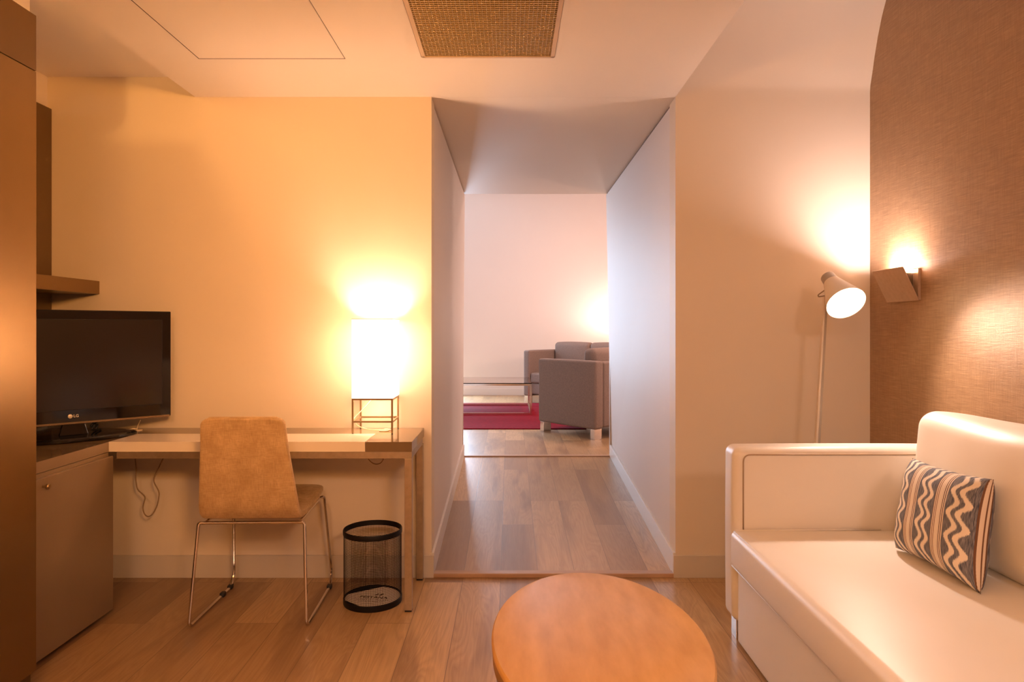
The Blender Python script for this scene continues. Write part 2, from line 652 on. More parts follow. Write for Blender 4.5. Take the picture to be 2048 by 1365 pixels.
sbox('floor', M['floor'], (XL - 0.1, XR + 0.1, -2.6, YB + 0.005, -0.08, 0))
bm = bm_new()
hexa(bm, [(CL0, YB + 0.006, -0.08), (CR0, YB + 0.006, -0.08), (0.84, YF, -0.08), (-0.393, YF, -0.08),
          (CL0, YB + 0.006, 0.012), (CR0, YB + 0.006, 0.012), (0.84, YF, FZ), (-0.393, YF, FZ)])
struct('floor_passage', bm, M['floor'])
sbox('floor_far', M['floor'], (-3.7, 3.7, YF + 0.001, YW + 0.1, 0.05, FZ))
sbox('trim_1', M['strip'], (CL0, CR0, YB - 0.012, YB + 0.036, 0.0, 0.021), bevel=0.003)
sbox('trim_2', M['strip'], (-0.393, 0.84, YF - 0.03, YF + 0.014, FZ - 0.004, FZ + 0.007), bevel=0.002)

sbox('wall_back_left', M['wall'], (XL - 0.1, CL0, YB, YB + 0.12, 0, 2.6))
sbox('wall_left', M['wall'], (XL - 0.12, XL, -2.6, YB + 0.12, 0, 2.6))
sbox('wall_right', M['wallpaper'], (XR, XR + 0.12, -2.6, YB + 0.12, 0, 3.2))
sbox('wall_rear', M['wall'], (XL - 0.12, XR + 0.12, -2.72, -2.6, 0, 3.2))
# right part of the back wall curving forward into the high ceiling
prof = [(YB, 0.0), (YB, 2.30), (YB, 2.345), (YB - 0.004, 2.375), (YB - 0.022, 2.43), (YB - 0.042, 2.50), (YB - 0.07, 2.58), (YB - 0.105, 2.66),
        (YB - 0.15, 2.735), (YB - 0.21, 2.81), (YB - 0.30, 2.89), (YB - 0.42, 2.95), (YB - 0.56, 2.985), (YB - 0.75, 3.0)]
bm = bm_new()
a = [bm.verts.new((CR0, y, z)) for y, z in prof] + [bm.verts.new((CR0, YB - 0.75, 3.1)), bm.verts.new((CR0, YB + 0.12, 3.1)), bm.verts.new((CR0, YB + 0.12, 0))]
b = [bm.verts.new((XR + 0.1, v.co.y, v.co.z)) for v in a]
for i in range(len(a)):
    j = (i + 1) % len(a)
    bm.faces.new([a[i], a[j], b[j], b[i]])
bm.faces.new(a)
bm.faces.new(b[::-1])
o = struct('wall_back_right', bm, M['wall'], smooth='auto')
sbox('ceiling_right', M['ceiling'], (CR0, XR + 0.12, -2.6, YB - 0.75, 3.0, 3.1))
# lowered ceiling with the vent opening cut out of it
VX0, VX1, VY0, VY1 = -0.352, 0.172, 2.05, 2.796
sbox('ceiling', M['ceiling'], (-1.521, VX0, -2.6, YB, ZS, 3.1), (VX1, CR0, -2.6, YB, ZS, 3.1),
     (VX0, VX1, -2.6, VY0, ZS, 3.1), (VX0, VX1, VY1, YB, ZS, 3.1), (VX0, VX1, VY0, VY1, ZS + 0.3, 3.1))
sbox('ceiling_left', M['ceiling'], (XL - 0.12, -1.521, -2.6, YB + 0.1, 2.417, 2.55))
sbox('wall_over_wardrobe', M['ceiling'], (XL, -1.75, -0.4, 2.488, 2.262, 2.417))
# passage
bm = bm_new()
hexa(bm, [(-0.55, YB + 0.12, 0), (CL0, YB + 0.12, 0), (-0.393, YF, 0), (-0.55, YF, 0),
          (-0.55, YB + 0.12, ZS - 0.014), (CL0, YB + 0.12, ZS - 0.014), (-0.374, YF, ZS - 0.014), (-0.55, YF, ZS - 0.014)])
struct('wall_passage_left', bm, M['wall_white'])
bm = bm_new()
hexa(bm, [(CR0, YB + 0.12, 0), (1.0, YB + 0.12, 0), (1.0, YF, 0), (0.84, YF, 0),
          (CR0, YB + 0.12, ZS - 0.014), (1.0, YB + 0.12, ZS - 0.014), (1.0, YF, ZS - 0.014), (0.796, YF, ZS - 0.014)])
struct('wall_passage_right', bm, M['wall_white'])
sbox('trim_3', M['gap'], (-0.55, CL0 - 0.004, YB + 0.121, YF, ZS - 0.014, ZS))
sbox('trim_4', M['gap'], (CR0 + 0.004, 1.0, YB + 0.121, YF, ZS - 0.014, ZS))
sbox('ceiling_passage', M['ceiling'], (-0.55, 1.0, YB + 0.001, YF + 0.02, ZS, ZS + 0.2))
# far room
sbox('wall_far_near', M['wall_white'], (-3.7, -0.551, YF - 0.12, YF, 0, 3.5), (1.001, 3.7, YF - 0.12, YF, 0, 3.5),
     (-0.551, 1.001, YF - 0.1, YF + 0.0, ZS + 0.2, 3.5))
sbox('wall_far_left', M['wall_white'], (-3.8, -3.7, YF - 0.12, YW + 0.1, 0, 3.5))
sbox('wall_far_right', M['wall_white'], (3.7, 3.8, YF - 0.12, YW + 0.1, 0, 3.5))
WX0, WX1, WZ0, WZ1 = -1.82, -0.82, 0.28, 2.65
sbox('wall_far', M['wall_white'], (-3.7, WX0, YW, YW + 0.12, 0, 3.5), (WX1, 3.7, YW, YW + 0.12, 0, 3.5),
     (WX0, WX1, YW, YW + 0.12, 0, WZ0), (WX0, WX1, YW, YW + 0.12, WZ1, 3.5))
sbox('ceiling_far', M['wall_white'], (-3.8, 3.8, YF - 0.12, YW + 0.12, 3.5, 3.6))
w1 = sbox('window_1', M['skirting_white'], (WX0, WX0 + 0.05, YW + 0.03, YW + 0.09, WZ0, WZ1), (WX1 - 0.05, WX1, YW + 0.03, YW + 0.09, WZ0, WZ1),
          (WX0, WX1, YW + 0.03, YW + 0.09, WZ0, WZ0 + 0.05), (WX0, WX1, YW + 0.03, YW + 0.09, WZ1 - 0.05, WZ1),
          (-1.335, -1.305, YW + 0.03, YW + 0.09, WZ0, WZ1))
# skirting boards
BH = 0.108
sbox('baseboard_back_left', M['skirting'], (XL + 0.026, CL0 + 0.012, YB - 0.013, YB - 0.0005, 0, BH), bevel=0.002)
sbox('baseboard_back_right', M['skirting'], (CR0 - 0.012, XR - 0.001, YB - 0.013, YB - 0.0005, 0, BH), bevel=0.002)
bm = bm_new()
hexa(bm, [(CL0, YB, 0.0), (CL0 + 0.012, YB, 0.0), (-0.393 + 0.016, YF - 0.001, FZ - 0.04), (-0.393, YF - 0.001, FZ - 0.04),
          (CL0, YB, 0.118), (CL0 + 0.012, YB, 0.118), (-0.393 + 0.016, YF - 0.001, FZ + 0.10), (-0.393, YF - 0.001, FZ + 0.10)])
struct('baseboard_passage_left', bm, M['skirting_white'], bevel=0.002)
bm = bm_new()
hexa(bm, [(CR0 - 0.012, YB, 0.0), (CR0, YB, 0.0), (0.84, YF - 0.001, FZ - 0.04), (0.822, YF - 0.001, FZ - 0.04),
          (CR0 - 0.012, YB, 0.118), (CR0, YB, 0.118), (0.84, YF - 0.001, FZ + 0.10), (0.822, YF - 0.001, FZ + 0.10)])
struct('baseboard_passage_right', bm, M['skirting_white'], bevel=0.002)
sbox('baseboard_far', M['skirting_white'], (-3.7, 3.7, YW - 0.015, YW, FZ, FZ + 0.105), bevel=0.002)
sbox('trim_5', M['skirting'], (-0.396, -0.386, YF - 0.03, YF + 0.002, FZ, 1.21))
sbox('trim_6', M['skirting'], (0.822, 0.834, YF - 0.03, YF + 0.002, FZ, 1.21))

# ------------------------------------------------------------------ ceiling vent and hatch
v = thing('ceiling_vent', 'square return air vent with egg-crate grille set in the lowered ceiling', 'vent', (-0.09, 2.42, ZS))
bm = bm_new()
for d in ((VX0 - 0.036, VX1 + 0.031, VY1, VY1 + 0.030), (VX0 - 0.036, VX1 + 0.031, VY0 - 0.03, VY0),
          (VX0 - 0.036, VX0, VY0, VY1), (VX1, VX1 + 0.031, VY0, VY1)):
    box(bm, d[0], d[1], d[2], d[3], ZS - 0.0035, ZS - 0.0003)
obj('outer_frame', bm, M['ceiling'], v)
bm = bm_new()
for d in ((VX0 - 0.008, VX1 + 0.008, VY1 - 0.006, VY1 + 0.008), (VX0 - 0.008, VX1 + 0.008, VY0 - 0.01, VY0 + 0.006),
          (VX0 - 0.010, VX0 + 0.006, VY0, VY1), (VX1 - 0.006, VX1 + 0.010, VY0, VY1)):
    box(bm, d[0], d[1], d[2], d[3], ZS - 0.008, ZS - 0.0036)
obj('inner_frame', bm, M['vent'], v)
for d in ((VX0 - 0.0125, VX0 - 0.010, VY0, VY1 + 0.008), (VX1 + 0.010, VX1 + 0.0115, VY0, VY1 + 0.008)):
    bx('seam', M['groove'], (d[0], d[1], d[2], d[3], ZS - 0.0045, ZS - 0.0034), v)
bm = bm_new()
nx, ny = 35, 51
for i in range(1, nx):
    x = VX0 + (VX1 - VX0) * i / nx
    box(bm, x - 0.0008, x + 0.0008, VY0 + 0.004, VY1 - 0.004, ZS - 0.004, ZS + 0.010)
for i in range(1, ny):
    y = VY0 + (VY1 - VY0) * i / ny
    box(bm, VX0 + 0.004, VX1 - 0.004, y - 0.0019, y + 0.0019, ZS - 0.0035, ZS + 0.011)
obj('grille', bm, M['vent_blade'], v)
bm = bm_new()
box(bm, VX0 + 0.002, VX1 - 0.002, VY0 + 0.002, VY1 - 0.002, ZS + 0.024, ZS + 0.03)
obj('filter', bm, M['vent_dark'], v)

h = thing('access_panel', 'flush square access panel outlined by a thin gap in the lowered ceiling', 'access panel', (-0.985, 2.52, ZS))
HX0, HX1, HY0, HY1 = -1.288, -0.683, 2.22, 2.826
bx('panel', M['ceiling'], (HX0 + 0.002, HX1 - 0.002, HY0 + 0.002, HY1 - 0.002, ZS - 0.0012, ZS - 0.0002), h)
bm = bm_new()
for d in ((HX0 - 0.001, HX1 + 0.001, HY1 - 0.001, HY1 + 0.0018), (HX0 - 0.0012, HX0 + 0.001, HY0, HY1), (HX1 - 0.0004, HX1 + 0.0006, HY0, HY1)):
    box(bm, d[0], d[1], d[2], d[3], ZS - 0.0016, ZS - 0.0002)
obj('gap', bm, M['groove'], h)

# ------------------------------------------------------------------ wardrobe
wd = thing('wardrobe', 'tall bronze-brown lacquered wardrobe reaching almost to the ceiling', 'wardrobe', (-1.9, 1.75, 0))
bx('body', M['lacquer_dark'], (XL + 0.003, -1.600, 0.9, 2.278, 0, 2.245), wd)
bx('upper_door', M['lacquer_dark'], (-1.599, -1.580, 0.9, 2.278, 2.060, 2.245), wd, bevel=0.0015)  # darker lacquer paints in this door's different reflection
bx('lower_door', M['lacquer'], (-1.599, -1.580, 0.9, 2.278, 0.06, 2.057), wd, bevel=0.0015)

# back panel and shelf on the left wall
tag(bx('wall_panel', M['lacquer_dark'], (XL + 0.001, XL + 0.022, 2.285, YB - 0.003, 0.735, 2.26)), 'tall dark brown panel fixed to the side wall behind the television', 'wall panel')
tag(bx('shelf', M['lacquer'], (XL + 0.0235, -1.98, 2.285, YB - 0.002, 1.367, 1.430), bevel=0.002), 'thick bronze-brown floating shelf over the television', 'shelf')

# ------------------------------------------------------------------ low cabinet under the television
cb = thing('cabinet', 'taupe low cabinet with round knob, below the television', 'cabinet', (-1.95, 2.58, 0))
bx('body', M['taupe'], (XL + 0.0235, -1.694, 2.282, 2.879, 0.05, 0.678), cb)
bx('door', M['taupe'], (-1.693, -1.674, 2.285, 2.881, 0.018, 0.664), cb, bevel=0.0015)
kn = cb.children
bm = bm_new()
lathe(bm, [(0.004, 0), (0.004, 0.012), (0.009, 0.015), (0.010, 0.022), (0.007, 0.026)], 20, (-1.674, 2.445, 0.635), (1, 0, 0))
door = [c for c in cb.children if c.name.startswith('door')][0]
obj('knob', bm, M['brass'], door, smooth='auto')
bx('top', M['gloss_brown'], (XL + 0.002, -1.696, 2.282, 2.882, 0.679, 0.7215), cb, bevel=0.001)
bx('edge_band', M['taupe'], (-1.6958, -1.694, 2.284, 2.882, 0.680, 0.7205), cb)
for y in (2.36, 2.80):
    bx('foot', M['black'], (-1.76, -1.72, y, y + 0.035, 0, 0.05), cb)

# ------------------------------------------------------------------ desk
dk = thing('desk', 'long narrow wall desk with glossy cream and brown top and steel frame', 'desk', (-1.1, 3.09, 0))
DY0, DY1, DX1, DZ = 2.885, YB - 0.003, -0.4145, 0.7215
bm = bm_new()
box(bm, XL + 0.0245, DX1, 3.108, DY1, 0.680, DZ)
box(bm, XL + 0.0245, -1.6965, DY0, 3.1078, 0.680, DZ)
box(bm, -0.612, DX1, DY0, 3.1078, 0.680, DZ)
obj('top', bm, M['gloss_brown'], dk)
bx('writing_panel', M['gloss_white'], (-1.696, -0.6125, DY0 - 0.0005, 3.1075, 0.680, DZ + 0.0004), dk)
bx('front_rail', M['steel'], (-1.665, DX1 - 0.001, DY0 + 0.003, DY0 + 0.033, 0.650, 0.6795), dk, bevel=0.001)
bx('side_rail', M['steel'], (DX1 - 0.032, DX1 - 0.001, DY0 + 0.0335, YB - 0.046, 0.650, 0.6795), dk, bevel=0.001)
for (y0, y1) in ((DY0 + 0.003, DY0 + 0.033), (YB - 0.045, YB - 0.015)):
    l = bx('leg', M['steel'], (DX1 - 0.032, DX1 - 0.001, y0, y1, 0.007, 0.6495), dk, bevel=0.001)
    bx('foot', M['black'], (DX1 - 0.031, DX1 - 0.002, y0 + 0.001, y1 - 0.001, 0.0, 0.007), l)
bm = bm_new()
lathe(bm, [(0.020, 0), (0.024, 0.001), (0.024, 0.004), (0.017, 0.0045)], 28, (-1.752, 3.205, DZ))
obj('cable_grommet', bm, M['cord_clear'], dk, smooth='auto')
bm = bm_new()
lathe(bm, [(0.020, 0), (0.024, 0.001), (0.024, 0.004), (0.017, 0.0045)], 28, (-0.588, 3.195, DZ))
obj('cable_grommet', bm, M['cord_clear'], dk, smooth='auto')

# loose cables
bm = bm_new()
Yc = 3.18


def cpt(cx, cy, y=Yc):
    px, py = 200 + cx / 5.686, 820 + cy / 5.686
    return ((px - 1020) / 1365 * y, y, 1.2 - (py - 658) / 1365 * y)


tube(bm, smooth_path([cpt(*q) for q in ((400, 520), (403, 563), (413, 690), (408, 790), (430, 905), (495, 970), (513, 1010), (490, 1110), (505, 1180),
                                        (545, 1215), (600, 1185), (650, 1090), (672, 980), (665, 920), (625, 845), (615, 790), (650, 700), (712, 570), (735, 520))], 5), 0.0027, 6)
tag(obj('power_cable', bm, M['cord'], smooth=True), 'long loop of brown cable hanging under the desk beside the cabinet', 'cable')
bm = bm_new()
tube(bm, smooth_path([((p - 1020) / 1365 * 3.1, 3.1, 1.2 - (q - 658) / 1365 * 3.1) for p, q in
                      ((734, 905), (736, 917), (744, 926), (753, 929), (762, 926), (767, 917), (768, 905))], 5), 0.0024, 6)
tag(obj('power_cable', bm, M['cord'], smooth=True), 'short cable loop peeking below the desk rail above the wastebasket', 'cable')
bm = bm_new()
tube(bm, smooth_path([(-1.752, 3.205, DZ + 0.004), (-1.750, 3.205, 0.737), (-1.744, 3.203, 0.750), (-1.733, 3.20, 0.772)], 5), 0.0022, 6)
tube(bm, smooth_path([(-1.753, 3.202, DZ + 0.009), (-1.765, 3.195, DZ + 0.010), (-1.785, 3.19, DZ + 0.006)], 4), 0.003, 6)
tag(obj('antenna_cable', bm, M['cord_clear'], smooth=True), 'short pale cable end sticking up from the grommet beside the television', 'cable')

# ------------------------------------------------------------------ television
R = Vector((-1.589, 3.20))
U = Vector((0.733, 0.681)).normalized()
TW, TH, TZ = 0.775, 0.490, 0.790
ctr = R - U * TW / 2
ang = math.atan2(U.y, U.x)
tv = thing('television', 'black flat-screen television turned toward the sofa', 'television', (ctr.x, ctr.y, 0.7228), ang, local=True)
zo = TZ - 0.7215      # local z of the panel's lower edge
bm = bm_new()
hw = TW / 2
hexa(bm, [(-hw, 0.0, zo), (hw, 0.0, zo), (hw, 0.045, zo + 0.012), (-hw, 0.045, zo + 0.012),
          (-hw, 0.0, zo + TH), (hw, 0.0, zo + TH), (hw, 0.045, zo + TH - 0.006), (-hw, 0.045, zo + TH - 0.006)])
obj('housing', bm, M['black_gloss'], tv, bevel=0.004)
bx('rear_cover', M['black'], (-0.27, 0.27, 0.046, 0.075, zo + 0.06, zo + 0.40), tv, bevel=0.006)
bx('screen', M['black_screen'], (-hw + 0.040, hw - 0.040, -0.0012, -0.0002, zo + 0.062, zo + TH - 0.042), tv)
bm = bm_new()
for d in ((-hw + 0.0375, hw - 0.0375, zo + 0.0595, zo + 0.062), (-hw + 0.0375, hw - 0.0375, zo + TH - 0.042, zo + TH - 0.0395)):
    box(bm, d[0], d[1], -0.0015, -0.0002, d[2], d[3])
for d in ((-hw + 0.0375, -hw + 0.04), (hw - 0.04, hw - 0.0375)):
    box(bm, d[0], d[1], -0.0015, -0.0002, zo + 0.062, zo + TH - 0.042)
obj('screen_border', bm, M['bin'], tv)
bx('chin_strip', M['gloss_brown'], (-hw + 0.01, hw - 0.006, -0.004, 0.002, zo - 0.001, zo + 0.008), tv, bevel=0.002)
bm = bm_new()
lathe(bm, [(0.0088, 0), (0.0088, 0.0012), (0.0078, 0.0018)], 32, (-0.016, -0.0003, zo + 0.033), (0, -1, 0))
lg = obj('logo', bm, M['logo'], tv, smooth='auto')
mt = Matrix.Translation((-0.0045, -0.0012, zo + 0.033)) @ Matrix.Rotation(PI / 2, 4, 'X')
text_mesh('lettering', 'LG', 0.0165, 0.0006, M['logo'], mt, tv, 'LEFT')
bm = bm_new()
tube(bm, [(-0.016 + 0.0057 * math.cos(a), -0.0022, zo + 0.033 + 0.0057 * math.sin(a)) for a in [PI / 2 + k * 2 * PI * 0.75 / 20 for k in range(21)]] + [(-0.0140, -0.0022, zo + 0.033)], 0.0004, 5)
tube(bm, [(-0.0163, -0.0022, zo + 0.036), (-0.0163, -0.0022, zo + 0.0303), (-0.0140, -0.0022, zo + 0.0303)], 0.0004, 5)
obj('emblem_lines', bm, M['grey_metal'], tv)
bm = bm_new()
hexa(bm, [(-0.055, 0.012, 0.018), (0.055, 0.012, 0.018), (0.05, 0.05, 0.018), (-0.05, 0.05, 0.018),
          (-0.040, 0.016, zo + 0.004), (0.040, 0.016, zo + 0.004), (0.038, 0.04, zo + 0.004), (-0.038, 0.04, zo + 0.004)])
nk = obj('neck', bm, M['black_gloss'], tv, bevel=0.002)
bm = bm_new()
lathe(bm, [(0.98, 0.0), (1.0, 0.003), (1.0, 0.012), (0.96, 0.018), (0.5, 0.0185)], 64, (0, 0.01, 0), (0, 0, 1), sx=0.245, sy=0.105)
obj('base', bm, M['black_gloss'], tv, smooth='auto')
bm = bm_new()
tube(bm, smooth_path([(0.075, 0.05, 0.11), (0.085, 0.045, 0.07), (0.07, 0.05, 0.045), (0.10, 0.06, 0.05), (0.09, 0.05, 0.03), (0.12, 0.10, 0.022)], 6), 0.004, 8)
tube(bm, smooth_path([(0.065, 0.05, 0.10), (0.10, 0.045, 0.075), (0.085, 0.055, 0.05), (0.075, 0.05, 0.03), (0.105, 0.11, 0.022)], 6), 0.0035, 8)
obj('cable', bm, M['black'], tv, smooth=True)

# ------------------------------------------------------------------ desk lamp
LX0, LX1, LY0, LY1 = -0.719, -0.532, 3.10, 3.275
lp = thing('table_lamp', 'lit white box-shaded table lamp on a metal frame standing on the desk', 'lamp', (-0.625, 3.19, DZ))
bm = bm_new()
t_ = 0.002
SZ0, SZ1 = 0.884, 1.242
for d in ((LX0, LX1, LY0, LY0 + t_), (LX0, LX1, LY1 - t_, LY1), (LX0, LX0 + t_, LY0 + t_, LY1 - t_), (LX1 - t_, LX1, LY0 + t_, LY1 - t_)):
    box(bm, d[0], d[1], d[2], d[3], SZ0, SZ1)
obj('shade', bm, M['shade'], lp)
bm = bm_new()
q = [(LX0, LY0, SZ1 + 0.0015), (LX1, LY0, SZ1 + 0.0015), (LX1, LY1, SZ1 + 0.0015), (LX0, LY1, SZ1 + 0.0015)]
tube(bm, q, 0.0014, 6, closed=True)
obj('shade_rim', bm, M['brass'], lp)
s = 0.008
for nm, z in (('frame', 0.875), ('stretcher', 0.773)):
    bm = bm_new()
    box(bm, LX0 + s, LX1 - s, LY0, LY0 + s, z, z + s)
    box(bm, LX0 + s, LX1 - s, LY1 - s, LY1, z, z + s)
    box(bm, LX0, LX0 + s, LY0 + s, LY1 - s, z, z + s)
    box(bm, LX1 - s, LX1, LY0 + s, LY1 - s, z, z + s)
    obj(nm, bm, M['brass'], lp)
for x in (LX0, LX1 - s):
    for y in (LY0, LY1 - s):
        l = bx('leg', M['brass'], (x, x + s, y, y + s, DZ + 0.0035, 0.883), lp)
        bx('foot', M['black'], (x + 0.0005, x + s - 0.0005, y + 0.0005, y + s - 0.0005, DZ + 0.0006, DZ + 0.0035), l)
bm = bm_new()
tube(bm, smooth_path([(-0.625, 3.19, 0.90), (-0.66, 3.17, 0.85), (-0.705, 3.13, 0.80), (-0.712, 3.115, 0.785), (-0.70, 3.13, 0.757), (-0.66, 3.15, 0.737),
                      (-0.61, 3.17, 0.730), (-0.555, 3.18, 0.730), (-0.575, 3.195, 0.7305), (-0.588, 3.196, 0.7305)], 6), 0.002, 6)
obj('cord', bm, M['cord_clear'], lp, smooth=True)
bm = bm_new()
lathe(bm, [(0.008, -0.06), (0.014, -0.05), (0.014, -0.02), (0.018, 0.0), (0.028, 0.03), (0.030, 0.05), (0.022, 0.072), (0.004, 0.082)], 24, (-0.625, 3.19, 1.0))
obj('bulb', bm, M['bulb'], lp, smooth=True)
bm = bm_new()
box(bm, LX0 + 0.002, LX1 - 0.002, 3.188, 3.192, 0.936, 0.940)
obj('bulb_holder', bm, M['brass'], lp)
ll = light('table_lamp_light', 'POINT', (-0.625, 3.19, 1.12), 11.0, (1.0, 0.63, 0.42), shadow_soft_size=0.05)

# ------------------------------------------------------------------ desk chair
ch = thing('desk_chair', 'tan velvet chair on a chrome sled base, pushed up to the desk', 'chair', (-1.056, 2.952, 0), math.radians(1.6), local=True)
bk0 = [(-0.2735, 0.847, 0.1625), (-0.255, 0.74, 0.170), (-0.238, 0.65, 0.180), (-0.220, 0.56, 0.190), (-0.206, 0.495, 0.197), (-0.192, 0.462, 0.200), (-0.170, 0.444, 0.201)]
st0 = [(-0.170, 0.444, 0.201), (-0.14, 0.437, 0.202), (-0.05, 0.436, 0.203), (0.05, 0.441, 0.203), (0.13, 0.449, 0.200), (0.185, 0.456, 0.197), (0.244, 0.4545, 0.193)]


def rounded_end(pr, rr, start):
    """round the two corners of a sheet's free end"""
    a, b = (pr[0], pr[1]) if start else (pr[-1], pr[-2])
    d = math.hypot(b[0] - a[0], b[1] - a[1])
    ext = []
    for k in range(7):
        dist = rr * (1 - math.cos(PI / 2 * k / 6))
        f = dist / d
        w = a[2] + (b[2] - a[2]) * f - rr * (1 - math.sin(PI / 2 * k / 6))
        ext.append((a[0] + (b[0] - a[0]) * f, a[1] + (b[1] - a[1]) * f, w))
    return ext + pr[1:] if start else pr[:-1] + ext[::-1]


bk = rounded_end(bk0, 0.026, True)
st = rounded_end(st0, 0.034, False)
bm = bm_new()
loft(bm, bk, 0.034, 36, 0.13, 'start')
obj('backrest', bm, M['velvet'], ch, smooth='auto', angle=60)
bm = bm_new()
loft(bm, st, 0.034, 36, 0.13, 'end')
obj('seat', bm, M['velvet'], ch, smooth='auto', angle=60)
ZB = 0.411
bm = bm_new()
tube(bm, [(-0.19, -0.175, ZB), (0.19, -0.175, ZB)], 0.006, 10)
for sx in (-1, 1):
    tube(bm, [(sx * 0.19, -0.15, ZB), (sx * 0.19, 0.16, ZB + 0.014)], 0.006, 10)
obj('seat_frame', bm, M['chrome'], ch, smooth='auto')
for sx in (-1, 1):
    bm = bm_new()
    tube(bm, round_path([(sx * 0.188, -0.175, ZB), (sx * 0.213, -0.175, ZB), (sx * 0.2335, -0.219, 0.0065), (sx * 0.2275, 0.205, 0.0065),
                         (sx * 0.226, 0.246, 0.055), (sx * 0.206, 0.185, ZB + 0.018), (sx * 0.188, 0.16, ZB + 0.014)], 0.028, 6), 0.0064, 10)
    l = obj('sled_leg', bm, M['chrome'], ch, smooth='auto')
    for y in ((0.205, 0.115) if sx < 0 else (0.195,)):
        xx = sx * 0.2277
        bx('glide', M['black'], (xx - 0.010, xx + 0.010, y - 0.016, y + 0.014, 0.0, 0.019), l, bevel=0.003)

# ------------------------------------------------------------------ wastebasket
BX, BY, BR, BHH = -0.604, 3.005, 0.1265, 0.323
wb = thing('wastebasket', 'round black wire-mesh wastebasket on the floor under the desk', 'wastebasket', (BX, BY, 0))
bm = bm_new()
NV = 108
r = 0.0007
for k in range(NV):
    a = 2 * PI * k / NV
    c, s_ = math.cos(a), math.sin(a)
    x, y = BX + (BR - 0.002) * c, BY + (BR - 0.002) * s_
    tx, ty = -s_ * r, c * r
    A = [bm.verts.new((x + tx, y + ty, z)) for z in (0.012, 0.31)]
    B = [bm.verts.new((x - tx, y - ty, z)) for z in (0.012, 0.31)]
    C_ = [bm.verts.new((x + c * r, y + s_ * r, z)) for z in (0.012, 0.31)]
    for P, Q in ((A, B), (B, C_), (C_, A)):
        bm.faces.new([P[0], P[1], Q[1], Q[0]])
NR = 40
for i in range(NR):
    z = 0.026 + (0.302 - 0.026) * i / (NR - 1)
    tube(bm, [(BX + (BR - 0.002) * math.cos(2 * PI * k / NV), BY + (BR - 0.002) * math.sin(2 * PI * k / NV), z) for k in range(NV)], r, 3, closed=True)
obj('wire_mesh', bm, M['bin'], wb)
bm = bm_new()
lathe(bm, [(BR - 0.004, 0.300), (BR + 0.0005, 0.300), (BR + 0.0015, 0.304), (BR + 0.0015, 0.319), (BR, BHH), (BR - 0.003, BHH), (BR - 0.004, 0.300)], 72, (BX, BY, 0), cap0=False, cap1=False)
obj('rim', bm, M['bin'], wb, smooth='auto')
bm = bm_new()
lathe(bm, [(0.0, 0.0), (BR - 0.001, 0.0), (BR + 0.0005, 0.003), (BR + 0.0005, 0.024), (BR - 0.003, 0.027), (BR - 0.004, 0.005), (0.0, 0.0045)], 72, (BX, BY, 0), cap0=False, cap1=False)
obj('base', bm, M['bin'], wb, smooth='auto')
ln = thing('paper_liner', 'round printed white paper liner lying in the bottom of the wastebasket', 'liner', (BX, BY, 0.02))
bm = bm_new()
pts = []
for k in range(64):
    a = 2 * PI * k / 64
    x, y = (BR - 0.0065) * math.cos(a), (BR - 0.0065) * math.sin(a)
    d = x * math.cos(math.radians(232)) + y * math.sin(math.radians(232))
    if d > 0.098:
        x -= (d - 0.098) * math.cos(math.radians(232))
        y -= (d - 0.098) * math.sin(math.radians(232))
    d = x * math.cos(math.radians(122)) + y * math.sin(math.radians(122))
    if d > 0.088:
        x -= (d - 0.088) * math.cos(math.radians(122))
        y -= (d - 0.088) * math.sin(math.radians(122))
    pts.append((BX + x, BY + y))
va = [bm.verts.new((x, y, 0.017)) for x, y in pts]
vb = [bm.verts.new((x, y, 0.019)) for x, y in pts]
bm.faces.new(vb)
bm.faces.new(va[::-1])
for k in range(64):
    bm.faces.new([va[k], va[(k + 1) % 64], vb[(k + 1) % 64], vb[k]])
obj('sheet', bm, M['paper'], ln)
base_m = Matrix.Translation((BX + 0.005, BY - 0.006, 0.0193)) @ Matrix.Rotation(math.radians(-7), 4, 'Z')
text_mesh('lettering', 'PESTANA', 0.030, 0.0002, M['ink'], base_m, ln)
bm = bm_new()
for dx in (0.0, 0.019):
    p0 = [(-0.004 + dx, 0.024), (0.006 + dx, 0.024), (0.016 + dx, 0.042), (0.006 + dx, 0.042)]
    a = [bm.verts.new(base_m @ Vector((x, y, 0.0001))) for x, y in p0]
    b = [bm.verts.new(base_m @ Vector((x, y, 0.0004))) for x, y in p0]
    bm.faces.new(b)
    bm.faces.new(a[::-1])
    for k in range(4):
        bm.faces.new([a[k], a[(k + 1) % 4], b[(k + 1) % 4], b[k]])
obj('mark', bm, M['ink'], ln)
bm = bm_new()
rnd = random.Random(3)
for row, (x0, x1) in enumerate(((-0.07, 0.075), (-0.055, 0.055))):
    x = x0
    while x < x1:
        w_ = rnd.uniform(0.003, 0.007)
        p0 = Vector((x, -0.026 - row * 0.017 - rnd.uniform(0, 0.003), 0.0002))
        vs = box(bm, p0.x, p0.x + w_, p0.y, p0.y + rnd.uniform(0.002, 0.004), 0.0001, 0.0003)
        for q_ in vs:
            q_.co = base_m @ q_.co
        x += w_ + rnd.uniform(0.002, 0.005)
obj('fine_print', bm, M['ink'], ln)

